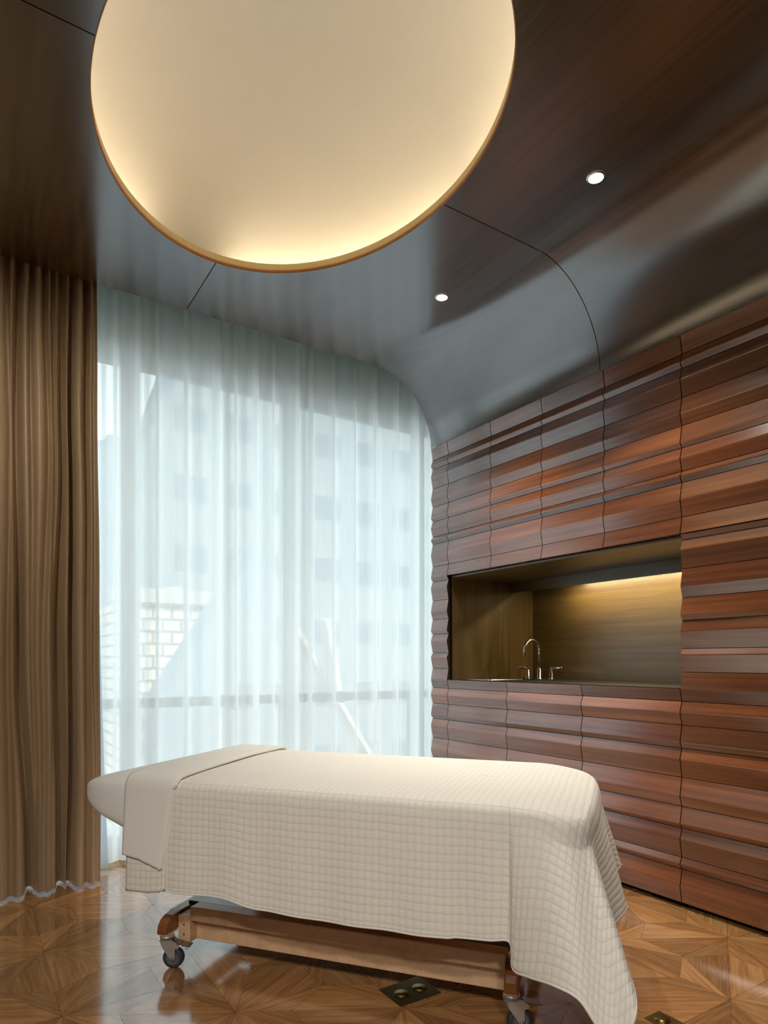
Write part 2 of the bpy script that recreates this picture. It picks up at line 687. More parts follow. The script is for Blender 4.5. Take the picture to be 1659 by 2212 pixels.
for (x0, y0, x1, y1), lab in zip(PLATES, ('polished brass floor socket cover in the parquet beside the hanging quilt corner',
                                          'dull brass floor socket cover in the parquet in the shade under the bed')):
    t = thing('floor_socket', lab, 'floor socket', ((x0 + x1) / 2, (y0 + y1) / 2, 0.0))
    mb = MB()
    mb.box((x0, y0, 0.0002), (x1, y1, 0.0022), 0.0008)
    mb.build('cover_plate', M['brass'], t)
    for k in (0.3, 0.74):
        cx, cy = (x0 + x1) / 2, y0 + (y1 - y0) * k
        if x1 - x0 > y1 - y0:
            cx, cy = x0 + (x1 - x0) * k, (y0 + y1) / 2
        mb = MB()
        mb.cyl((cx, cy, 0.0018), (cx, cy, 0.0038), 0.024, 32)
        mb.build('socket_lid', M['brass'], t)

# ------------------------------------------------------------------ shell walls
def wallbox(name, lo, hi, mat):
    m_ = MB()
    m_.box(lo, hi)
    return struct(m_.build(name, mat))


wallbox('wall_left', (XL - 0.1, YB - 0.1, 0), (XL, YW + 0.02, ZC + 0.9), M['wall'])
wallbox('wall_back', (XL, YB - 0.1, 0), (W + 0.9, YB, ZC + 0.9), M['wall'])
# cabinet wall carcass: behind and around the niche
NY0, NY1 = 1.702, 3.356
NZ0, NZ1 = 0.958, 1.664
mb = MB()
mb.box((W + 0.86, YB, 0), (W + 0.96, YW + 0.02, ZC + 0.9))
mb.build('wall_right', M['wall'])
struct(bpy.data.objects['wall_right'])
wallbox('trim_1', (W + 0.05, YB, 0.0), (W + 0.07, YD, 0.10), M['black'])     # recessed plinth

# window wall: header, piers, sill
mb = MB()
mb.box((XL, YW - 0.02, 2.89), (W + 0.86, YW + 0.2, ZC + 0.9))
mb.box((XL, YW - 0.02, 0.0), (-0.75, YW + 0.2, 2.89))
struct(mb.build('wall_window', M['teal']))

# window frames
PX = [-0.72, 0.795, 1.80, 2.86, 3.60]
mb = MB()
zt = 2.89
for a, b_ in zip(PX[:-1], PX[1:]):
    hw = 0.030
    mb.box((a + 0.016, YW + 0.01, 0.06), (a + 0.016 + hw, YW + 0.07, zt - 0.04), 0.004)
    mb.box((b_ - 0.016 - hw, YW + 0.01, 0.06), (b_ - 0.016, YW + 0.07, zt - 0.04), 0.004)
    mb.box((a + 0.016, YW + 0.01, zt - 0.085), (b_ - 0.016, YW + 0.07, zt - 0.035), 0.004)
    mb.box((a + 0.016, YW + 0.01, 0.05), (b_ - 0.016, YW + 0.07, 0.10), 0.004)
for p in PX:
    mb.box((p - 0.02, YW - 0.01, 0.0), (p + 0.02, YW + 0.1, zt), 0.004)
mb.box((PX[0], YW - 0.02, zt - 0.04), (PX[-1], YW + 0.1, zt), 0.004)
mb.box((PX[0], YW - 0.01, 0.0), (PX[-1], YW + 0.1, 0.055), 0.004)
win = mb.build('window_1', M['frame'])
struct(win)
for a, b_ in zip(PX[:-1], PX[1:]):
    mb = MB()
    mb.box((a + 0.04, YW + 0.035, 0.09), (b_ - 0.04, YW + 0.043, zt - 0.08))
    mb.build('pane', M['glass'], win)

t = thing('guard_rail', 'grey horizontal guard rail with small clamps outside the window behind the sheer', 'railing', (1.4, YW + 0.16, 0))
mb = MB()
mb.box((-0.7, YW + 0.15, 0.815), (3.55, YW + 0.18, 0.875), 0.006)
mb.build('rail', M['rail'], t)
for px in (-0.35, 0.28, 1.15, 1.40, 1.60, 2.10, 2.26, 2.52, 2.95):
    mb = MB()
    mb.box((px - 0.018, YW + 0.11, 0.805), (px + 0.018, YW + 0.155, 0.885), 0.004)
    mb.build('clamp', M['rail'], t)
for px in (-0.70, 0.80, 1.80, 2.86, 3.54):
    mb = MB()
    mb.box((px - 0.02, YW + 0.105, 0.0), (px + 0.02, YW + 0.15, 0.875), 0.003)
    mb.build('post', M['rail'], t)

# ------------------------------------------------------------------ ceiling with elliptical opening
EC = (1.0024, 2.1466)
EA, EB = 0.672, 0.888


def ell(a, k=1.0, z=ZC, ax=EA, ay=EB, add=0.0):
    return (EC[0] + (ax * k + add) * math.cos(a), EC[1] + (ay * k + add) * math.sin(a), z)


SX, SY = 1.005, 2.133
mb = MB()
g = 0.0022
TH = 0.018


def quad_piece(x0, x1, y0, y1, sx, sy, seed, tone):
    """rectangle minus the ellipse; (sx, sy) tells in which corner the ellipse sits"""
    # ellipse arc between the two seams
    xs = x0 if sx < 0 else x1      # seam x (the edge that meets the opening)
    ys = y0 if sy < 0 else y1
    # angles where the ellipse meets x = xs and y = ys
    dx = max(-1, min(1, (xs - EC[0]) / EA))
    a1 = math.acos(dx)
    a1 = a1 if sy < 0 else -a1      # piece above the seam: upper half
    dy = max(-1, min(1, (ys - EC[1]) / EB))
    a2 = math.asin(dy)
    a2 = a2 if sx < 0 else PI - a2
    if sy > 0 and sx > 0:
        a2 = -PI - math.asin(dy) if False else -(PI + math.asin(dy))
    arc = [ell(a1 + (a2 - a1) * k / 48.0)[:2] for k in range(49)]
    fx = x1 if sx < 0 else x0       # far x
    fy = y1 if sy < 0 else y0
    poly = [(xs, fy)] + arc + [(fx, ys), (fx, fy)]
    mb.prism(poly, ZC, ZC + TH, lambda a, b, d: (a, b, d), seed=seed, tone=tone)


XR = COVE_X
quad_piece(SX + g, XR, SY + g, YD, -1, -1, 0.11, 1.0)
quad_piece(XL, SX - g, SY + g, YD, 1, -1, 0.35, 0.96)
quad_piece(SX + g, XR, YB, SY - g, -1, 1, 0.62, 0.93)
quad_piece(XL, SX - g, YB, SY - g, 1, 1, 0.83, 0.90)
# dark backing behind the joints
for lo, hi in (((SX - 0.05, YB, ZC + TH), (SX + 0.05, EC[1] - EB - 0.01, ZC + TH + 0.01)),
               ((SX - 0.05, EC[1] + EB + 0.01, ZC + TH), (SX + 0.05, YD, ZC + TH + 0.01)),
               ((XL, SY - 0.05, ZC + TH), (EC[0] - EA - 0.01, SY + 0.05, ZC + TH + 0.01)),
               ((EC[0] + EA + 0.01, SY - 0.05, ZC + TH), (XR, SY + 0.05, ZC + TH + 0.01))):
    mb.box(lo, hi, mi=1)
# cove between ceiling and cabinets
cv = []
for k in range(61):
    th_ = PI / 2 * k / 60
    px_, pz_ = math.sin(th_) ** (2 / 1.87), math.cos(th_) ** (2 / 1.87)
    cv.append(Vector((2.235 + 0.424 * px_, 0, ZC - 0.455 * (1 - pz_))))
for y0, y1, sd, tn in ((SY + g, YD, 0.2, 1.0), (YB, SY - g, 0.71, 0.95)):
    rows = [[(p.x, y, p.z) for y in (y0, y1)] for p in cv]
    grid(mb, rows, seed=sd, tone=tn)
    back = [(p.x + 0.012, p.z + 0.012) for p in cv]
    front = [(p.x, p.z) for p in cv]
    for y in (y0, y1):
        poly = front + back[::-1]
        mb.face([(a, y, b_) for a, b_ in poly], seed=sd)
rows = [[(p.x + 0.013, y, p.z + 0.013) for y in (YB, YD)] for p in cv]
grid(mb, rows, mi=1)
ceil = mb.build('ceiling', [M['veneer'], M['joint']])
struct(ceil)
# void above the ceiling, closed all round
mb = MB()
mb.box((XL - 0.1, YB - 0.1, ZC + 0.9), (W + 0.96, YW + 0.2, ZC + 1.0))
struct(mb.build('wall_roof', M['plaster']))
# front bulkhead closing the curtain pocket from the ceiling void
wallbox('trim_2', (XL, YD - 0.004, ZC + TH), (W + 0.86, YD + 0.01, ZC + 0.9), M['black'])
mb = MB()
mb.box((W + 0.03, YD - 0.02, 0), (W + 0.86, YD - 0.002, ZC + 0.02))
struct(mb.build('trim_3', M['veneer']))

# light dome
dome = thing('ceiling_dome', 'large oval cream light dome glowing above the opening in the dark wood ceiling', 'ceiling light', (EC[0], EC[1], ZC))
mb = MB()
n = 128
rows = []
for zz, k in ((ZC - 0.001, 0.0), (ZC - 0.001, -0.004), (ZC + 0.012, -0.004), (ZC + 0.012, 0.0)):
    rows.append([ell(2 * PI * i / n, z=zz, add=k) for i in range(n)])
grid(mb, rows, closed=True)
mb.build('rim_edge', M['edge'], dome)
mb = MB()
rows = []
for zz, k in ((ZC + 0.010, -0.001), (ZC + 0.043, -0.001), (ZC + 0.043, 0.012), (ZC + 0.02, 0.012)):
    rows.append([ell(2 * PI * i / n, z=zz, add=k) for i in range(n)])
grid(mb, rows, closed=True)
mb.build('upstand', M['amber'], dome)
mb = MB()
rows = [[ell(2 * PI * i / n, z=ZC + 0.02, add=0.012) for i in range(n)]]
DR = 0.13
for k in range(0, 29):
    ph = PI / 2 * k / 28
    r = math.cos(ph)
    zz = ZC + 0.02 + 0.46 * math.sin(ph)
    if k == 28:
        r = 0.002
    rows.append([(EC[0] + (EA + DR) * r * math.cos(2 * PI * i / n), EC[1] + (EB + DR) * r * math.sin(2 * PI * i / n), zz) for i in range(n)])
grid(mb, rows, closed=True)
sh = mb.build('dome_shell', M['plaster'], dome)
mb = MB()
mb_pts = []
for a0, a1 in ((math.radians(-100), math.radians(82)), (math.radians(112), math.radians(248))):
    pts = [ell(a0 + (a1 - a0) * k / 70, z=ZC + 0.032, add=0.05) for k in range(71)]
    mb.tube(pts, 0.006, 8)
mb.build('cove_lamp', M['led'], dome)

# downlights, then added spots that have no fixture
def downlight(x, y, lab, visible=True):
    t = thing('downlight', lab, 'ceiling light', (x, y, ZC), group=None)
    mb = MB()
    mb.tube([(x, y, ZC - 0.0035), (x, y, ZC - 0.0035), (x, y, ZC - 0.0005)], [0.029, 0.036, 0.037], 32, cap=False)
    mb.build('trim_ring', M['steel'], t)
    mb = MB()
    mb.cyl((x, y, ZC - 0.0034), (x, y, ZC - 0.0008), 0.0295, 32)
    mb.build('lens', M['bulb'], t)
    l = lamp('downlight_or_fill_beam', 'SPOT', (x, y, ZC - 0.012), DOWN, (1.0, 0.92, 0.80), (0, 0, 0), spot_size=math.radians(88), spot_blend=0.9, shadow_soft_size=0.035)
    return t


downlight(2.083, 1.690, 'small round recessed ceiling light nearer the upper right, lit white')
downlight(2.092, 2.682, 'small round recessed ceiling light close to the sheer curtain, lit white')
for x, y in ((-1.30, -0.35), (-0.85, -1.60)):  # added fill spots out of view, aimed at the bed side to brighten it
    d_ = Vector((0.95, 1.65, 0.35)) - Vector((x, y, ZC - 0.012))
    e_ = d_.to_track_quat('-Z', 'Y').to_euler()
    lamp('downlight_or_fill_beam', 'SPOT', (x, y, ZC - 0.012), FILL, (1.0, 0.93, 0.84), e_, spot_size=math.radians(48), spot_blend=1.0, shadow_soft_size=0.12)

d_ = Vector((0.15, 3.5, 1.7)) - Vector((-0.35, 1.9, ZC - 0.012))  # added unseen spot that washes the silk curtain with warm light
lamp('downlight_or_fill_beam', 'SPOT', (-0.35, 1.9, ZC - 0.012), WASH, (1.0, 0.88, 0.70), d_.to_track_quat('-Z', 'Y').to_euler(), spot_size=math.radians(75), spot_blend=1.0, shadow_soft_size=0.04)

# ------------------------------------------------------------------ cabinets with folded board fronts
XR_, XV_ = 2.659, 2.673      # ridge / valley planes
# (height, is_ridge)
PROF = [(2.543, 1), (2.461, 0), (2.423, 1), (2.399, 0), (2.347, 1), (2.269, 0), (2.194, 1), (2.144, 0), (2.067, 1), (2.045, 0), (1.996, 1),
        (1.941, 0), (1.917, 1), (1.891, 0), (1.814, 1), (1.738, 0), (1.664, 1), (1.636, 0), (1.590, 1), (1.508, 0), (1.431, 1), (1.380, 0),
        (1.304, 1), (1.280, 0), (1.232, 1), (1.154, 0), (1.126, 1), (1.050, 0), (0.976, 1), (0.920, 0), (0.872, 1), (0.815, 0), (0.739, 1),
        (0.712, 0), (0.665, 1), (0.583, 0), (0.500, 1), (0.454, 0), (0.379, 1), (0.358, 0), (0.308, 1), (0.228, 0), (0.199, 1), (0.176, 0),
        (0.099, 1), (0.028, 0)]
rb = random.Random(21)
ROW_TONE = {}


def row_tone(z):
    k = round(z * 100)
    if k not in ROW_TONE:
        ROW_TONE[k] = random.Random(k * 7 + 3).choice((0.78, 0.88, 0.96, 1.05, 1.15, 1.28))
    return ROW_TONE[k]



def board_front(mb, y0, y1, ztop, zbot, thick=0.022):
    pr = [(z, r) for z, r in PROF if zbot - 1e-4 <= z <= ztop + 1e-4]
    pts = []
    gv = 0.0014
    for i, (z, r) in enumerate(pr):
        x = XR_ if r else XV_
        last = i in (0, len(pr) - 1)
        if r or last:
            if r and not last:
                pts.append((x + 0.0004, z + 0.0025, 'r'))
                pts.append((x + 0.0004, z - 0.0025, 'r'))
            else:
                pts.append((x, z, 'e'))
        else:
            pts.append((x, z + gv, 'v1'))
            pts.append((x + 0.007, z + gv * 0.7, 'g'))
            pts.append((x + 0.007, z - gv * 0.7, 'g'))
            pts.append((x, z - gv, 'v2'))
    tone, seed = rb.uniform(0.75, 1.25), rb.random() * 3
    for (xa, za, ka), (xb, zb, kb) in zip(pts[:-1], pts[1:]):
        if ka == 'g' and kb == 'g':
            tone, seed = row_tone(zb) * rb.uniform(0.90, 1.12), rb.random() * 3
        inside = 'g' in (ka, kb)
        mb.face([(xa, y0, za), (xa, y1, za), (xb, y1, zb), (xb, y0, zb)], tone=tone, seed=seed, mi=1 if inside else 0)
    xb_ = XV_ + thick
    for y in (y0, y1):
        # side of the front, following the fold
        for (xa, za, ka), (xc, zc, kc) in zip(pts[:-1], pts[1:]):
            mb.face([(xa, y, za), (xc, y, zc), (xb_, y, zc), (xb_, y, za)], mi=1)
    mb.face([(pts[0][0], y0, pts[0][1]), (pts[0][0], y1, pts[0][1]), (xb_, y1, pts[0][1]), (xb_, y0, pts[0][1])], tone=0.8)
    mb.face([(pts[-1][0], y0, pts[-1][1]), (pts[-1][0], y1, pts[-1][1]), (xb_, y1, pts[-1][1]), (xb_, y0, pts[-1][1])], tone=0.8)
    mb.face([(xb_, y0, pts[0][1]), (xb_, y1, pts[0][1]), (xb_, y1, pts[-1][1]), (xb_, y0, pts[-1][1])], mi=1)


DG = 0.0021


def cabinet(name, lab, y0, y1, ztop, zbot, xback, group, fronts=None):
    t = thing(name, lab, 'cabinet', ((W + xback) / 2, (y0 + y1) / 2, zbot), group=group)
    mb = MB()
    low = ztop < 1.2
    mb.box((W + 0.034, y0 + 0.0005, zbot + 0.002), (xback, y1 - 0.0005, 0.80 if low else ztop - 0.002))
    if low:
        mb.box((W + 0.034, y0 + 0.0005, 0.80), (W + 0.052, y1 - 0.0005, 0.955))
    mb.build('body', M['black'], t)
    for k, (a, b_) in enumerate(fronts or [(ztop, zbot)]):
        mb = MB()
        board_front(mb, y0 + DG, y1 - DG, a, b_)
        mb.build('door', [M['walnut'], M['joint']], t, normals=True)
    return t


YU = [3.356, 2.943, 2.530, 2.116, 1.702]
labs = ['walnut wall cabinet over the niche, leftmost, nearest the sheer curtain', 'walnut wall cabinet over the niche, second from the curtain',
        'walnut wall cabinet over the niche, third from the curtain, left of the cove joint', 'walnut wall cabinet over the right end of the lit niche']
for (a, b_), lab in zip(zip(YU[1:], YU[:-1]), labs):
    cabinet('wall_cabinet', lab, a, b_, 2.543, 1.664, W + 0.45, 'walnut cabinets above the niche')
YL = [3.356, 2.804, 2.253, 1.702]
labs = ['walnut base cabinet under the sink, leftmost, nearest the curtain', 'walnut base cabinet under the middle of the counter',
        'walnut base cabinet under the right end of the counter, behind the bed foot']
for (a, b_), lab in zip(zip(YL[1:], YL[:-1]), labs):
    cabinet('base_cabinet', lab, a, b_, 0.976 - 0.0, 0.028, W + 0.70, 'walnut cabinets below the counter')
ZB = 1.6395
PROF2 = PROF[:]
PROF.insert(17, (1.6385, 1))


def tall(y0, y1, lab):
    t = thing('tall_cabinet', lab, 'cabinet', (W + 0.4, (y0 + y1) / 2, 0.028), group='tall walnut cabinets right of the niche')
    mb = MB()
    mb.box((W + 0.034, y0 + 0.0005, 0.03), (W + 0.78, y1 - 0.0005, 2.541))
    mb.build('body', M['black'], t)
    mb = MB()
    board_front(mb, y0 + DG, y1 - DG, 2.543, 1.664)
    mb.build('upper_door', [M['walnut'], M['joint']], t)
    mb = MB()
    board_front(mb, y0 + DG, y1 - DG, 1.6586, 0.028)
    mb.build('door', [M['walnut'], M['joint']], t)


PROF = PROF2[:]
PROF[17:17] = [(1.6585, 1)]
tall(0.62, 1.702, 'tall walnut board cabinet to the right of the lit niche, cut by the picture edge')
tall(-0.5, 0.62, 'tall walnut board cabinet further along, next to the one beside the niche')
PROF = PROF2
mb = MB()
board_front(mb, 3.356 + DG, YD, 2.543, 0.028, 0.016)
t = tag(mb.build('filler_panel', [M['walnut'], M['joint']]), 'narrow upright walnut filler strip between the niche and the sheer curtain', 'wall panel')

# niche lining
ni = thing('niche', 'lit walnut veneer niche around the sink and counter', 'alcove', (W + 0.4, (NY0 + NY1) / 2, NZ0))
XN = 3.43
mb = MB()
mb.box((XN, NY0 + 0.001, NZ0), (XN + 0.02, NY1 - 0.001, NZ1))
mb.build('back_panel', M['niche_wood'], ni)
mb = MB()
mb.box((XV_ + 0.024, NY1 - 0.016, NZ0), (XN, NY1 - 0.0008, NZ1 - 0.001))
mb.build('side_panel', M['niche_side'], ni)
mb = MB()
mb.box((XV_ + 0.024, NY0 + 0.0008, NZ0), (XN, NY0 + 0.014, NZ1 - 0.001))
mb.build('side_panel', M['niche_side'], ni)
mb = MB()
mb.box((XV_ + 0.024, NY0 + 0.014, NZ1 - 0.014), (XN, NY1 - 0.016, NZ1 - 0.0035))
mb.build('soffit', M['niche_wood'], ni)
mb = MB()
mb.box((3.235, NY0 + 0.014, 1.580), (3.250, NY1 - 0.016, NZ1 - 0.014))
mb.build('valance', M['niche_wood'], ni)
fx = thing('niche_lamp', 'slim warm lamp hidden behind the valance at the top of the niche', 'lamp', (3.32, 2.3, 1.64))
mb = MB()
mb.box((3.30, 1.76, 1.630), (3.34, 2.98, 1.6485))
mb.build('lamp_housing', M['steel'], fx)
mb = MB()
mb.box((3.306, 1.78, 1.627), (3.334, 2.96, 1.6305))
mb.build('lamp_lens', M['strip'], fx)
lamp('niche_lamp_beam', 'AREA', (3.32, 2.37, 1.625), NICHE, (1.0, 0.76, 0.40), (0, 0, 0), shape='RECTANGLE', size=0.03, size_y=1.16)

# counter with sink cut-out
SKX0, SKX1, SKY0, SKY1 = 2.76, 3.06, 3.07, 3.30
ct = thing('countertop', 'thin dark slate counter along the bottom of the niche', 'counter', (W + 0.4, (NY0 + NY1) / 2, NZ0))
mb = MB()
cy0, cy1 = NY0 + 0.015, NY1 - 0.017
for lo, hi in (((XV_ - 0.004, cy0), (XN, SKY0)), ((XV_ - 0.004, SKY1), (XN, cy1)), ((XV_ - 0.004, SKY0), (SKX0, SKY1)), ((SKX1, SKY0), (XN, SKY1))):
    mb.box((lo[0], lo[1], NZ0 + 0.0185), (hi[0], hi[1], 0.9795))
mb.build('slab', M['stone'], ct)
sk = thing('sink', 'small rectangular steel sink sunk in the left end of the counter', 'sink', ((SKX0 + SKX1) / 2, (SKY0 + SKY1) / 2, 0.98))
mb = MB()


def rrect(x0, x1, y0, y1, r, z, n=6):
    out = []
    for cx, cy, a0 in ((x1 - r, y1 - r, 0), (x0 + r, y1 - r, PI / 2), (x0 + r, y0 + r, PI), (x1 - r, y0 + r, 1.5 * PI)):
        for k in range(n + 1):
            a = a0 + PI / 2 * k / n
            out.append((cx + r * math.cos(a), cy + r * math.sin(a), z))
    return out


rows = [rrect(SKX0 - 0.012, SKX1 + 0.012, SKY0 - 0.012, SKY1 + 0.012, 0.03, 0.9796), rrect(SKX0 - 0.011, SKX1 + 0.011, SKY0 - 0.011, SKY1 + 0.011, 0.03, 0.9835),
        rrect(SKX0 + 0.003, SKX1 - 0.003, SKY0 + 0.003, SKY1 - 0.003, 0.025, 0.9835), rrect(SKX0 + 0.006, SKX1 - 0.006, SKY0 + 0.006, SKY1 - 0.006, 0.025, 0.83),
        rrect(SKX0 + 0.10, SKX1 - 0.10, SKY0 + 0.08, SKY1 - 0.08, 0.02, 0.825)]
grid(mb, rows, closed=True)
mb.face(rrect(SKX0 + 0.10, SKX1 - 0.10, SKY0 + 0.08, SKY1 - 0.08, 0.02, 0.825))
mb.build('basin', M['steel'], sk)

# faucet: tall swan neck spout and two lever handles
FX, FY, FZ = 3.20, 3.056, 0.9795
fa = thing('faucet', 'chrome gooseneck faucet with two lever handles on the dark counter', 'faucet', (FX, FY, FZ))
mb = MB()
mb.tube([(FX, FY, FZ), (FX, FY, FZ + 0.006), (FX, FY, FZ + 0.007), (FX, FY, FZ + 0.068), (FX, FY, FZ + 0.07)], [0.021, 0.021, 0.014, 0.014, 0.010], 24)
mb.build('base', M['chrome'], fa)
mb = MB()
R_ = 0.068
pts = [(FX, FY, FZ + 0.06), (FX, FY, FZ + 0.19)]
for k in range(1, 19):
    a = PI * k / 18
    pts.append((FX - R_ + R_ * math.cos(a), FY, FZ + 0.19 + R_ * math.sin(a)))
pts.append((FX - 2 * R_, FY, FZ + 0.155))
mb.tube(pts, 0.0092, 20)
mb.build('spout', M['chrome'], fa)
for sgn in (1, -1):
    hy = FY + sgn * 0.102
    mb = MB()
    mb.tube([(FX, hy, FZ), (FX, hy, FZ + 0.005), (FX, hy, FZ + 0.006), (FX, hy, FZ + 0.045), (FX, hy, FZ + 0.047), (FX, hy, FZ + 0.072)],
            [0.020, 0.020, 0.012, 0.012, 0.008, 0.008], 24)
    hb = mb.build('handle', M['chrome'], fa)
    mb = MB()
    mb.tube([(FX, hy - sgn * 0.008, FZ + 0.074), (FX, hy + sgn * 0.02, FZ + 0.075), (FX, hy + sgn * 0.024, FZ + 0.075), (FX, hy + sgn * 0.09, FZ + 0.0755), (FX, hy + sgn * 0.093, FZ + 0.0755)],
            [0.006, 0.006, 0.0085, 0.0085, 0.006], 16)
    mb.build('lever', M['chrome'], hb)

# ------------------------------------------------------------------ curtains
def curtain(name, fy, x0, x1, z0, z1, nx, nz, mat, parent=None, xshift=None):
    mb = MB()
    rows, uvs = [], []
    arc = [0.0]
    prev = None
    for i in range(nx + 1):
        x = x0 + (x1 - x0) * i / nx
        p = Vector((x, fy(x, 0.5), 0))
        if prev is not None:
            arc.append(arc[-1] + (p - prev).length)
        prev = p
    for j in range(nz + 1):
        w_ = j / nz
        zz = z0 + (z1 - z0) * w_
        row, ur = [], []
        for i in range(nx + 1):
            x = x0 + (x1 - x0) * i / nx
            xs = x + (xshift(x, w_) if xshift else 0)
            row.append((xs, fy(x, w_), zz))
            ur.append((arc[i], zz))
        rows.append(row)
        uvs.append(ur)
    grid(mb, rows, uvs=uvs)
    return mb.build(name, mat, parent, normals=False)


def nz1(x, y=0.0, z=0.0):
    return noise.noise(Vector((x, y, z)))


# brown silk: deep irregular pleats (X position of crest/trough, trough is far)
# every recess: positions (as x) and depths at four heights from ceiling to floor, and its half width
def px2x(p):
    return 0.137 + p * 0.00203


RC = [((-330, -335, -330, -325), (0.06, 0.08, 0.09, 0.10), 0.011), ((-270, -262, -270, -268), (0.06, 0.05, 0.05, 0.09), 0.011),
      ((-205, -210, -200, -205), (0.07, 0.08, 0.08, 0.09), 0.012), ((-140, -146, -138, -130), (0.06, 0.04, 0.07, 0.09), 0.011),
      ((-80, -78, -86, -80), (0.07, 0.08, 0.09, 0.10), 0.012), ((-30, -25, -30, -34), (0.05, 0.04, 0.06, 0.07), 0.010),
      ((12, 20, 14, 20), (0.04, 0.035, 0.035, 0.02), 0.009),
      ((40, 32, 40, 58), (0.08, 0.085, 0.10, 0.12), 0.0115),
      ((66, 62, 66, 70), (0.05, 0.03, 0.02, 0.02), 0.008),
      ((92, 97, 88, 84), (0.06, 0.035, 0.03, 0.015), 0.009),
      ((112, 113, 108, 105), (0.05, 0.04, 0.03, 0.03), 0.008),
      ((130, 128, 118, 124), (0.06, 0.08, 0.11, 0.13), 0.0120),
      ((153, 148, 147, 142), (0.07, 0.10, 0.09, 0.11), 0.0085),
      ((183, 182, 180, 178), (0.09, 0.045, 0.035, 0.035), 0.0090),
      ((202, 200, 196, 200), (0.02, 0.02, 0.025, 0.02), 0.007)]


def cubic4(v4, t):
    x_ = t * 3
    i = min(2, int(x_))
    f = x_ - i
    f = f * f * (3 - 2 * f)
    return v4[i] * (1 - f) + v4[i + 1] * f


def pleat(x, w_):
    # w_: 0 floor, 1 top
    v = 0.0
    lobe = 0.0
    prev, nxt = -9.0, 9.0
    t = 1 - w_
    for xs4, d4, sg in RC:
        c = px2x(cubic4(xs4, t)) + 0.004 * nz1(c4k(xs4), w_ * 5, 3.0)
        d = cubic4(d4, t)
        sgm = sg * (1.0 + 0.5 * t)
        q = (x - c) / sgm
        if abs(q) < 5:
            v = max(v, d / (1 + abs(q) ** 3.2 * 0.55))
        if c <= x:
            prev = max(prev, c)
        else:
            nxt = min(nxt, c)
    if prev > -8 and nxt < 8:
        m_ = (x - prev) / (nxt - prev)
        lobe = math.sin(PI * m_) * min(0.030, (nxt - prev) * 0.45)
    fine = 0.010 * nz1(x * 17, w_ * 2.2, 5) + 0.0035 * nz1(x * 8, w_ * 17, 9) + 0.003 * nz1(x * 45, w_ * 3.5, 2)
    return 3.440 + 0.118 * min(1.0, w_ * 1.02) ** 1.6 + v - lobe * (0.4 + 0.6 * t) + fine * (0.4 + 0.6 * t)


def c4k(x4):
    return x4[0] * 0.37


cu = thing('silk_curtain', 'bronze brown silk curtain hanging in deep pleats at the left', 'curtain', (0.2, 3.48, 0.0))
curtain('curtain_panel', pleat, -0.55, 0.560, 0.012, 3.25, 900, 90, M['silk'], cu, xshift=lambda x, w_: 0.012 * nz1(x * 3, w_ * 4, 2.0) * (1 - w_) * w_ * 4)
curtain('lining', lambda x, w_: 3.625 + 0.035 * w_ + 0.012 * math.sin(x * 60) * (1 - w_), -0.75, 0.571, 0.02, 3.2, 120, 12, M['lining'], cu,
        xshift=lambda x, w_: 0.052 * max(0.0, (x - 0.45) / 0.11) * (1 - w_) ** 2.2)

# sheer: soft pleats
SH = random.Random(4)
SPL = [-0.9]
while SPL[-1] < W + 0.7:
    SPL.append(SPL[-1] + SH.choice((0.035, 0.05, 0.06, 0.085, 0.11)))


def sheer_y(x, w_):
    xs = x + 0.012 * nz1(x * 1.7, w_ * 1.2, 4.4) * (1 - w_)
    k = 0
    import bisect
    k = max(0, min(len(SPL) - 2, bisect.bisect(SPL, xs) - 1))
    t = max(0, min(1, (xs - SPL[k]) / (SPL[k + 1] - SPL[k])))
    s = 0.5 - 0.5 * math.cos(PI * t)
    v = (k % 2) * (1 - s) + ((k + 1) % 2) * s
    hk = 0.5 + 0.5 * math.sin(k * 12.9898)
    return 3.70 + (v ** 1.5) * (0.030 + 0.030 * hk) + 0.01 * nz1(x * 3, w_ * 0.8, 2.2)


sc_ = thing('sheer_curtain', 'white translucent sheer curtain covering the whole window in soft pleats', 'curtain', (1.6, 3.65, 0.0))
curtain('sheer_panel', sheer_y, -0.7, W + 0.55, 0.020, ZC + 0.30, 1000, 24, M['sheer'], sc_)
mb = MB()
mb.box((-0.8, 3.68, ZC + 0.30), (W + 0.6, 3.78, ZC + 0.315))
mb.build('curtain_track', M['frame'], sc_)

# ------------------------------------------------------------------ treatment bed
U = Vector((-0.609, 0.793)).normalized()
NV = Vector((U.y, -U.x))


def B(s, n_, z):
    p = U * s + NV * n_
    return (p.x, p.y, z)


bc = B(0.9, 2.19, 0)
bed = thing('massage_table', 'wheeled maple treatment table under the white quilt, on four locking casters', 'massage table', bc, math.atan2(U.y, U.x))
NF = 2.50      # far end of the cross feet
# cross feet: curved nose both ends
def foot_outline():
    top = [(1.905, 0.126), (1.905, 0.136), (1.910, 0.155), (1.924, 0.172), (1.950, 0.182), (1.99, 0.187)]
    far = [(NF - (p[0] - 1.905), p[1]) for p in top][::-1]
    return top + far


for s0, s1 in ((1.501, 1.541), (0.269, 0.309)):
    mb = MB()
    mb.prism(foot_outline(), s0, s1, lambda a, b, d: B(d, a, b), bevel=0.006)
    mb.build('cross_foot', M['cherry'], bed)
    for a0, a1 in ((1.909, 1.975), (NF - 0.07, NF - 0.004)):
        mb = MB()
        mb.box((s0 + 0.001, a0, 0.1205), (s1 - 0.001, a1, 0.1262), xf=lambda p: B(*p))
        mb.build('foot_pad', M['maple'], bed)
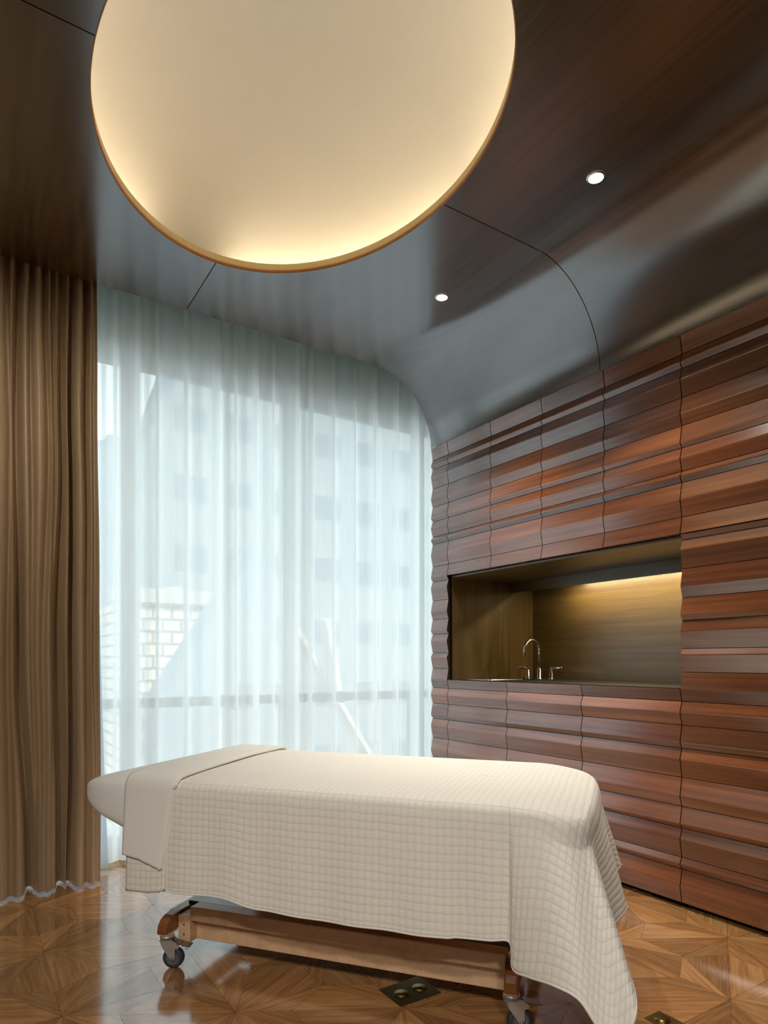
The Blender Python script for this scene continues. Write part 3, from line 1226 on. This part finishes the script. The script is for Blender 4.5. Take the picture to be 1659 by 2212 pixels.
# long rails
for na, nb, nc in ((1.972, 2.012, 2.032), (2.433, 2.393, 2.373)):
    mb = MB()
    lo, hi = sorted((na, nb + (nb - na) * 0.4))
    mb.box((0.312, lo, 0.160), (1.448, hi, 0.2106), 0.005, xf=lambda p: B(*p))
    mb.build('upper_rail', M['maple'], bed)
    mb = MB()
    lo, hi = sorted((nb, nc))
    mb.box((0.312, lo, 0.080), (1.448, hi, 0.1595), 0.003, xf=lambda p: B(*p))
    mb.build('lower_rail', M['maple'], bed)
    for e0, e1 in ((1.4485, 1.499), (0.311, 0.3115)):
        if e1 - e0 < 0.01:
            continue
        mb = MB()
        lo, hi = sorted((na, nc))
        mb.box((e0, lo, 0.080), (e1, hi, 0.176), 0.003, xf=lambda p: B(*p))
        pb = mb.build('corner_bracket', M['maple'], bed)
        d = -1 if na < nb else 1
        for zz in (0.107, 0.143):
            mb = MB()
            mb.cyl(B((e0 + e1) / 2, na + d * 0.0006, zz), B((e0 + e1) / 2, na - d * 0.004, zz), 0.0032, 12)
            mb.build('bolt_hole', M['black'], pb)
# tray between rails
mb = MB()
mb.box((0.312, 2.034, 0.192), (1.498, 2.371, 0.2075), xf=lambda p: B(*p))
mb.build('tray', M['tray'], bed)
# lifting column and table board
mb = MB()
mb.box((0.55, 2.09, 0.2078), (1.25, 2.31, 0.47), 0.01, xf=lambda p: B(*p))
mb.build('lift_column', M['black'], bed)
mb = MB()
mb.box((0.12, 1.84, 0.470), (1.58, 2.54, 0.500), 0.006, xf=lambda p: B(*p))
mb.build('table_board', M['maple'], bed)


def rounded_pad(mb, s0, s1, n0, n1, zlo, ztop, rs=0.07, rn=0.05, und=None, ns=50, nr=40, rz=0.05):
    rows = []
    for i in range(ns + 1):
        t = i / ns
        # finer rings at both ends
        t = 0.5 - 0.5 * math.cos(PI * t)
        s = s0 + (s1 - s0) * t
        de = min(s - s0, s1 - s)
        k = 1.0 if de >= rs else math.sqrt(max(0.0, 1 - ((rs - de) / rs) ** 2))
        zl = und(s) if und else zlo
        mid = zl + (ztop - zl) * 0.5
        hz = (ztop - zl) / 2 * (0.25 + 0.75 * k)
        nm = (n0 + n1) / 2
        hn = (n1 - n0) / 2 - rn * (1 - k)
        row = []
        for j in range(nr):
            a = 2 * PI * j / nr
            ca, sa = math.cos(a), math.sin(a)
            ex = 0.22
            row.append(B(s, nm + hn * math.copysign(abs(ca) ** (ex * 0.7), ca), mid + hz * math.copysign(abs(sa) ** 0.45, sa)))
        rows.append(row)
    grid(mb, rows, closed=True)
    mb.face(rows[0][::-1], smooth=True)
    mb.face(rows[-1], smooth=True)


mb = MB()
rounded_pad(mb, 0.125, 1.715, 1.825, 2.545, 0.500, 0.684, rs=0.13)
mb.build('mattress', M['sheet2'], bed)

# casters
def caster(s, n_, ang, root):
    """swivel at (s, n), wheel trails in world direction ang"""
    cx, cy, _ = B(s, n_, 0)
    dx, dy = math.cos(ang), math.sin(ang)
    px, py = -dy, dx

    def Q(a, b_, z):      # a along trail, b across
        return (cx + dx * a + px * b_, cy + dy * a + py * b_, z)
    mb = MB()
    mb.tube([Q(0, 0, 0.1205), Q(0, 0, 0.118), Q(0, 0, 0.1175), Q(0, 0, 0.111), Q(0, 0, 0.1105), Q(0, 0, 0.105), Q(0, 0, 0.104)],
            [0.016, 0.016, 0.024, 0.026, 0.023, 0.024, 0.020], 28)
    body = mb.build('caster', M['zinc'], root)
    fork = [(-0.022, 0.104), (0.022, 0.104), (0.050, 0.084), (0.047, 0.074), (0.034, 0.073), (0.034, 0.040), (0.030, 0.032), (0.020, 0.032), (0.008, 0.048), (-0.014, 0.080)]
    mb = MB()
    for b0, b1 in ((0.0155, 0.018), (-0.018, -0.0155)):
        mb.prism(fork, b0, b1, lambda a, b, d: Q(a, d, b))
    mb.prism([(-0.022, 0.1035), (0.022, 0.1035), (0.022, 0.101), (-0.022, 0.101)], -0.018, 0.018, lambda a, b, d: Q(a, d, b))
    mb.build('fork', M['zinc'], body)
    wc = 0.024
    mb = MB()
    for b0 in (0.0,):
        prof = [(0.0, 0.0), (0.018, 0.0005)]
        rr = [(0.0375 - 0.006, -0.0135), (0.0375 - 0.001, -0.010), (0.0375, -0.005), (0.0375, 0.005), (0.0375 - 0.001, 0.010), (0.0375 - 0.006, 0.0135)]
        rows = []
        for r, b_ in [(0.025, -0.0135)] + rr + [(0.025, 0.0135)]:
            rows.append([Q(wc + r * math.cos(2 * PI * k / 40), b_, 0.038 + r * math.sin(2 * PI * k / 40)) for k in range(40)])
        grid(mb, rows, closed=True)
    wl = mb.build('wheel', M['rubber'], body)
    mb = MB()
    rows = []
    for r, b_ in [(0.001, -0.011), (0.008, -0.0125), (0.010, -0.010), (0.022, -0.010), (0.0255, -0.0138), (0.0255, 0.0138), (0.022, 0.010), (0.010, 0.010), (0.008, 0.0125), (0.001, 0.011)]:
        rows.append([Q(wc + r * math.cos(2 * PI * k / 32), b_, 0.038 + r * math.sin(2 * PI * k / 32)) for k in range(32)])
    grid(mb, rows, closed=True)
    mb.build('hub', M['hub'], wl)
    mb = MB()
    mb.cyl(Q(wc, -0.0225, 0.038), Q(wc, 0.0225, 0.038), 0.0055, 8)
    mb.cyl(Q(wc, -0.0255, 0.038), Q(wc, 0.0255, 0.038), 0.003, 12)
    mb.build('axle_bolt', M['chrome'], body)
    mb = MB()
    mb.prism([(0.012, 0.1012), (0.060, 0.090), (0.062, 0.087), (0.012, 0.097)], -0.0165, 0.0165, lambda a, b, d: Q(a, d, b))
    mb.prism([(0.058, 0.0885), (0.088, 0.0835), (0.088, 0.0805), (0.058, 0.0855)], -0.0185, 0.0185, lambda a, b, d: Q(a, d, b))
    mb.cyl(Q(0.030, -0.006, 0.099), Q(0.030, 0.006, 0.099), 0.004, 12)
    mb.build('brake_pedal', M['lever'], body)


caster(1.515, 1.932, math.radians(-37), bed)
caster(0.289, 1.932, math.radians(-22), bed)
caster(1.515, NF - 0.03, math.radians(40), bed)
caster(0.289, NF - 0.03, math.radians(-30), bed)

# fitted sheet over the head end
fs = thing('fitted_sheet', 'white smooth fitted sheet over the rounded head end of the table', 'bed sheet', B(1.6, 2.19, 0.5))
mb = MB()


def und(s):
    t = max(0.0, min(1.0, (s - 1.30) / 0.44))
    return 0.42 + 0.135 * t ** 1.0


rounded_pad(mb, 1.20, 1.782, 1.785, 2.572, 0.48, 0.699, rs=0.115, rn=0.06, und=lambda s: 0.492 if s < 1.55 else 0.492 + 0.08 * ((s - 1.55) / 0.2) ** 1.0, ns=60, nr=72)
mb.build('sheet_cover', M['sheet2'], fs)

# ---------------- quilt
def lerp_tab(tab, x):
    if x <= tab[0][0]:
        return tab[0][1]
    for (a, u), (b_, v) in zip(tab[:-1], tab[1:]):
        if x <= b_:
            t = (x - a) / (b_ - a)
            t = t * t * (3 - 2 * t)
            return u + (v - u) * t
    return tab[-1][1]


ZT = 0.703
HEM = [(0.25, 0.338), (0.294, 0.341), (0.396, 0.329), (0.599, 0.326), (0.817, 0.323), (1.037, 0.329), (1.171, 0.352), (1.405, 0.346), (1.55, 0.336)]
# columns of the near-foot corner: (edge_s, edge_n, hem_s, hem_n, hem_z, uv_s, uv_n, bulge)
EN = 1.800       # near edge of the top
EF = 2.560       # far edge
FS = 0.085       # foot edge of the top
K = [
    (0.420, EN, 0.420, 1.762, 0.331, 0.42, 1.425),
    (0.330, EN, 0.325, 1.764, 0.338, 0.33, 1.425),
    (0.285, EN, 0.268, 1.764, 0.340, 0.275, 1.425),
    (0.255, EN, 0.252, 1.715, 0.292, 0.235, 1.42),
    (0.215, EN, 0.205, 1.660, 0.302, 0.17, 1.41),
    (0.170, 1.803, 0.140, 1.610, 0.318, 0.10, 1.40),
    (0.130, 1.810, 0.080, 1.575, 0.312, 0.03, 1.40),
    (0.105, 1.825, 0.035, 1.555, 0.262, -0.05, 1.40),
    (0.092, 1.840, -0.007, 1.550, 0.236, -0.13, 1.40),
    (0.086, 1.855, -0.043, 1.580, 0.300, -0.20, 1.43),
    (0.082, 1.875, -0.030, 1.680, 0.340, -0.26, 1.50),
    (0.080, 1.910, 0.012, 1.790, 0.338, -0.28, 1.62),
    (0.080, 1.990, 0.030, 1.930, 0.330, -0.28, 1.80),
    (0.080, 2.120, 0.000, 2.090, 0.310, -0.28, 2.05),
    (0.080, 2.260, -0.033, 2.260, 0.298, -0.28, 2.25),
    (0.080, 2.370, 0.002, 2.370, 0.310, -0.28, 2.37),
    (0.082, 2.450, 0.005, 2.470, 0.330, -0.28, 2.50),
    (0.092, 2.520, -0.018, 2.560, 0.345, -0.24, 2.62),
    (0.120, 2.556, 0.020, 2.640, 0.300, -0.10, 2.80),
    (0.180, EF, 0.150, 2.640, 0.330, 0.10, 2.90),
    (0.280, EF, 0.280, 2.600, 0.330, 0.28, 2.92),
]


def cr(tab, t):
    i = int(math.floor(t))
    i = max(0, min(len(tab) - 2, i))
    f = t - i
    p0, p1, p2, p3 = tab[max(i - 1, 0)], tab[i], tab[i + 1], tab[min(i + 2, len(tab) - 1)]
    return [0.5 * (2 * b_ + (c - a) * f + (2 * a - 5 * b_ + 4 * c - d) * f * f + (3 * b_ - a - 3 * c + d) * f ** 3) for a, b_, c, d in zip(p0, p1, p2, p3)]


def perimeter():
    """columns from the head on the near side, round the foot, back along the far side"""
    cols = []
    near_s = []
    s = 1.412
    while s > 0.43:
        near_s.append(s)
        cols.append((s, EN, s, 1.760 + 0.004 * math.sin(s * 9), lerp_tab(HEM, s), s, 1.425))
        s -= 0.0165
    n_ = (len(K) - 1) * 12
    for i in range(n_ + 1):
        cols.append(tuple(cr(K, i / 12)))
    for s in near_s[::-1]:
        cols.append((s, EF, s, 2.60, 0.33, s, 2.92))
    return cols


COLS = perimeter()
NDROP = 46


def drop_pt(col, w_):
    es, en, hs, hn, hz, us, un = col
    # w_ 0..1 ; first part rounds the shoulder
    kf = max(0.0, min(1.0, (0.30 - es) / 0.22))
    rs_ = 0.042 + 0.030 * max(0.0, min(1.0, (0.2 - es) / 0.11))
    top = ZT - 0.034 * kf * kf
    L = top - hz
    if w_ < 0.16:
        a = (w_ / 0.16) * PI / 2
        out = math.sin(a) * 0.35
        zz = top - (1 - math.cos(a)) * rs_
        gk = 0.0
        k = (w_ / 0.16) * 0.06
    else:
        t = (w_ - 0.16) / 0.84
        zz = (top - rs_) - (L - rs_) * t
        out = 1.0
        k = 0.06 + 0.94 * t
    dxs, dxn = hs - es, hn - en
    ln = math.hypot(dxs, dxn) + 1e-9
    # shoulder radius moves outwards, then the rest of the flare grows with the drop
    sh_ = min(ln, 0.032)
    if w_ < 0.16:
        r = sh_ * math.sin((w_ / 0.16) * PI / 2)
    else:
        t = (w_ - 0.16) / 0.84
        r = sh_ + (ln - sh_) * (t ** 0.92)
    s, n_ = es + dxs / ln * r, en + dxn / ln * r
    # small soft waves in hanging cloth
    wv = 0.0035 * math.sin(s * 31 + 1.3) * min(1, w_ * 1.5)
    n_ += wv if en < 2.0 else -wv
    uvk = w_
    return (s, n_, zz), (es + (us - es) * uvk, en + (un - en) * uvk)


def top_z(s, n_):
    e = min(n_ - EN, EF - n_, s - FS + 0.02)
    kf = max(0.0, min(1.0, (0.30 - s) / 0.22))
    return ZT - 0.034 * kf * kf + 0.006 * min(1, max(0, e) / 0.15) ** 0.5


def make_quilt():
    mb = MB()
    nc = len(COLS)
    rows, uvs = [], []
    # top: columns pair near <-> centre line; radial strips from the centre spine
    NT = 26
    spine_s = [min(max(c[0], 0.36), 1.412) for c in COLS]
    for j in range(NT):
        t = j / NT
        row, ur = [], []
        for c, ss in zip(COLS, spine_s):
            n_c = 2.18
            s = ss + (c[0] - ss) * t
            n_ = n_c + (c[1] - n_c) * t
            row.append(B(s, n_, top_z(s, n_)))
            ur.append((s, n_))
        rows.append(row)
        uvs.append(ur)
    for j in range(NDROP + 1):
        row, ur = [], []
        for c in COLS:
            p, q = drop_pt(c, j / NDROP)
            row.append(B(*p))
            ur.append(q)
        rows.append(row)
        uvs.append(ur)
    grid(mb, rows, uvs=uvs)
    return mb, rows


qt = thing('quilt', 'cream white quilted coverlet with small stitched squares draped over the table', 'quilt', B(0.75, 2.19, ZT))
mb, qrows = make_quilt()
o = mb.build('quilt_cover', M['quilt'], qt, normals=False, merge=True)
sm = o.modifiers.new('thickness', 'SOLIDIFY')
sm.thickness = 0.006
sm.offset = 0.0
# bound hem: rope-like edge along the bottom
mb = MB()
hem = [Vector(p) for p in qrows[-1]]
mb.tube(hem, 0.0042, 8)
mb.build('hem_binding', M['sheet'], qt)


# folded-back band: quilt underneath, sheet on top
def band(s0, s1, off, hem_fn, ns=14, nd=34, zoff=0.0, far_z=0.45, bell=0.0):
    rows, uvs = [], []
    prof = []

    def path(s, off_):
        pts = []
        hz = hem_fn(s)
        # near hem up
        for k in range(nd + 1):
            t = k / nd
            pts.append((1.764 - off_ - bell * (1 - t) + 0.014 * t, hz + (ZT - 0.028 - hz) * t))
        for k in range(1, 9):
            a = PI / 2 * k / 8
            pts.append((1.778 - off_ + (0.028 + off_) * math.sin(a) * 1.0, ZT - 0.028 + (0.028 + off_) * math.sin(a) if False else ZT - 0.028 + (0.028 + off_) * (1 - math.cos(a)) ** 0.0 * math.sin(a)))
        return pts
    for i in range(ns + 1):
        s = s0 + (s1 - s0) * i / ns
        pts = []
        hz = hem_fn(s)
        for k in range(nd + 1):
            t = k / nd
            pts.append((1.764 - off - bell * (1 - t) + (1.778 - 1.764) * t, hz + (ZT - 0.030 - hz) * t))
        for k in range(1, 9):
            a = PI / 2 * k / 8
            pts.append((1.778 - off + (0.030 + off) * (1 - math.cos(a)), ZT - 0.030 + (0.030 + off) * math.sin(a)))
        for k in range(1, 25):
            t = k / 25
            pts.append((1.808 + (EF - 1.808) * t, ZT + off + 0.006 * math.sin(PI * t) ** 0.5))
        for k in range(1, 9):
            a = PI / 2 * k / 8
            pts.append((EF + (0.030 + off) * math.sin(a), ZT + off - (0.030 + off) * (1 - math.cos(a))))
        for k in range(1, 9):
            pts.append((EF + 0.030 + off, ZT - 0.03 - (ZT - 0.03 - far_z) * k / 8))
        L = 0
        row, ur = [], []
        for q, (n_, zz) in enumerate(pts):
            if q:
                L += math.hypot(n_ - pts[q - 1][0], zz - pts[q - 1][1])
            row.append(B(s, n_, zz))
            ur.append((s, L))
        rows.append(row)
        uvs.append(ur)
    return rows, uvs


mb = MB()
hq = lambda s: lerp_tab([(1.372, 0.362), (1.39, 0.348), (1.41, 0.340), (1.46, 0.333), (1.545, 0.331)], s)
hem_s0 = 1.385
rows, uvs = band(hem_s0, 1.543, 0.010, hq)
# the fold leans: shift the near part so the fold runs from 1.36 at the shoulder to 1.41 at the hem
for i, r in enumerate(rows):
    pass
grid(mb, rows, uvs=uvs)
o = mb.build('turned_back_quilt', M['quilt'], qt, normals=False)
sm = o.modifiers.new('thickness', 'SOLIDIFY')
sm.thickness = 0.006
sm.offset = 0.0

ts = thing('top_sheet', 'smooth white top sheet folded back over the head edge of the quilt', 'bed sheet', B(1.46, 2.19, ZT))
mb = MB()
hsf = lambda s: lerp_tab([(1.36, 0.418), (1.39, 0.424), (1.42, 0.432), (1.48, 0.445), (1.55, 0.452)], s)


def sheet_rows():
    rows, uvs = band(1.352, 1.552, 0.017, hsf, ns=20)
    out = []
    ns = 20
    for i, r in enumerate(rows):
        rr = []
        for j, p in enumerate(r):
            # lean: lower points of the fold side move towards the head
            z = p[2]
            k = max(0.0, min(1.0, (ZT - z) / 0.36))
            sh_ = 0.055 * k * (1 - i / ns)
            fz = 0.0
            # far side of the top edge also drifts to the head
            q = Vector((p[0], p[1]))
            nn = q.dot(NV)
            fr = max(0.0, (nn - 1.80) / 0.76)
            sh_ += 0.055 * fr * (1 - 0.4 * i / ns)
            # roll the fold edge down onto the quilt
            if i == 0:
                fz = 0.009
            elif i == 1:
                fz = 0.002
            d = Vector((U.x, U.y)) * sh_
            inn = 0.0
            if i == 0 and z < ZT - 0.02:
                d = d + NV * 0.010
                fz = 0
            rr.append((p[0] + d.x, p[1] + d.y, z - fz))
        out.append(rr)
    return out, uvs


rows, uvs = sheet_rows()
grid(mb, rows, uvs=uvs)
o = mb.build('folded_sheet', M['sheet'], ts, normals=False)
sm = o.modifiers.new('thickness', 'SOLIDIFY')
sm.thickness = 0.004
sm.offset = 0.0
# corded fold edge
mb = MB()
edge = [Vector(p) for p in rows[0]]
mb.tube([e + Vector((0, 0, 0.003)) for e in edge[4:-8]], 0.005, 8)
mb.build('fold_edge', M['sheet'], ts)

# ------------------------------------------------------------------ outside
def at_px(px, py, Y):
    t_ = (px - 829.5) / 1401.0
    F = Vector((math.sin(YAW), math.cos(YAW)))
    R = Vector((math.cos(YAW), -math.sin(YAW)))
    D = F + R * t_
    d = Y / D.y
    return d * D.x, HC + (1429 - py) * d / 1401.0


def slab(name, lab, cat, poly_px, Y, depth, mat):
    pts = [at_px(a, b_, Y) for a, b_ in poly_px]
    pts = [(a, max(b_, GZ + 0.01)) for a, b_ in pts]
    mb = MB()
    mb.prism(pts, Y, Y + depth, lambda a, b, d: (a, d, b))
    return tag(mb.build(name, mat), lab, cat)


GZ = -9.0
slab('tower', 'tall grey tower with a slanting left edge, seen hazily through the sheer curtain', 'building',
     [(322, 905), (378, 826), (470, 560), (1500, 560), (1500, 2600), (322, 2600)], 30.0, 8.0, M['facade'])
slab('building', 'lower grey building with a flat roof behind the left part of the sheer', 'building',
     [(60, 2300), (60, 950), (228, 950), (232, 938), (345, 955), (345, 2300)], 26.0, 3.0, M['towerm'])
bk = slab('brick_building', 'low sunlit cream brick building with a small roof vent, seen through the sheer', 'building',
          [(285, 2000), (285, 1290), (478, 1300), (478, 2000)], 13.0, 4.0, M['brick'])
mb = MB()
x0, z0 = at_px(365, 1290, 13.0)
x1, z1 = at_px(400, 1266, 13.0)
mb.box((x0, 13.2, z0 - 0.1), (x1, 13.7, z1), 0.02)
tag(mb.build('roof_vent', M['pale']), 'small pale vent box on the roof of the brick building', 'roof vent')
x0, z0 = at_px(240, 1296, 12.9)
x1, z1 = at_px(482, 1284, 12.9)
mb = MB()
mb.box((x0, 12.85, z0 - 0.02), (x1, 13.3, z1 + 0.03), 0.01)
tag(mb.build('roof_coping', M['pale']), 'pale coping strip along the top of the brick building', 'coping')
slab('sloping_roof', 'grey sloping roof crossing in front of the brick building outside', 'roof',
     [(345, 1510), (560, 1180), (620, 1290), (470, 1560), (420, 2100), (330, 2100)], 11.0, 1.0, M['towerm'])
slab('roof_beam', 'pale diagonal beam outside behind the middle of the sheer', 'beam',
     [(634, 1350), (640, 1344), (813, 1640), (806, 1646)], 10.5, 0.3, M['pale'])
slab('roof_beam', 'short bright diagonal beam outside behind the right part of the sheer', 'beam',
     [(704, 1340), (714, 1334), (741, 1500), (732, 1504)], 10.2, 0.3, M['pale'])
mb = MB()
mb.box((-60, 5, GZ - 1), (90, 80, GZ))
tag(mb.build('street', M['street']), 'grey street far below the window', 'street')
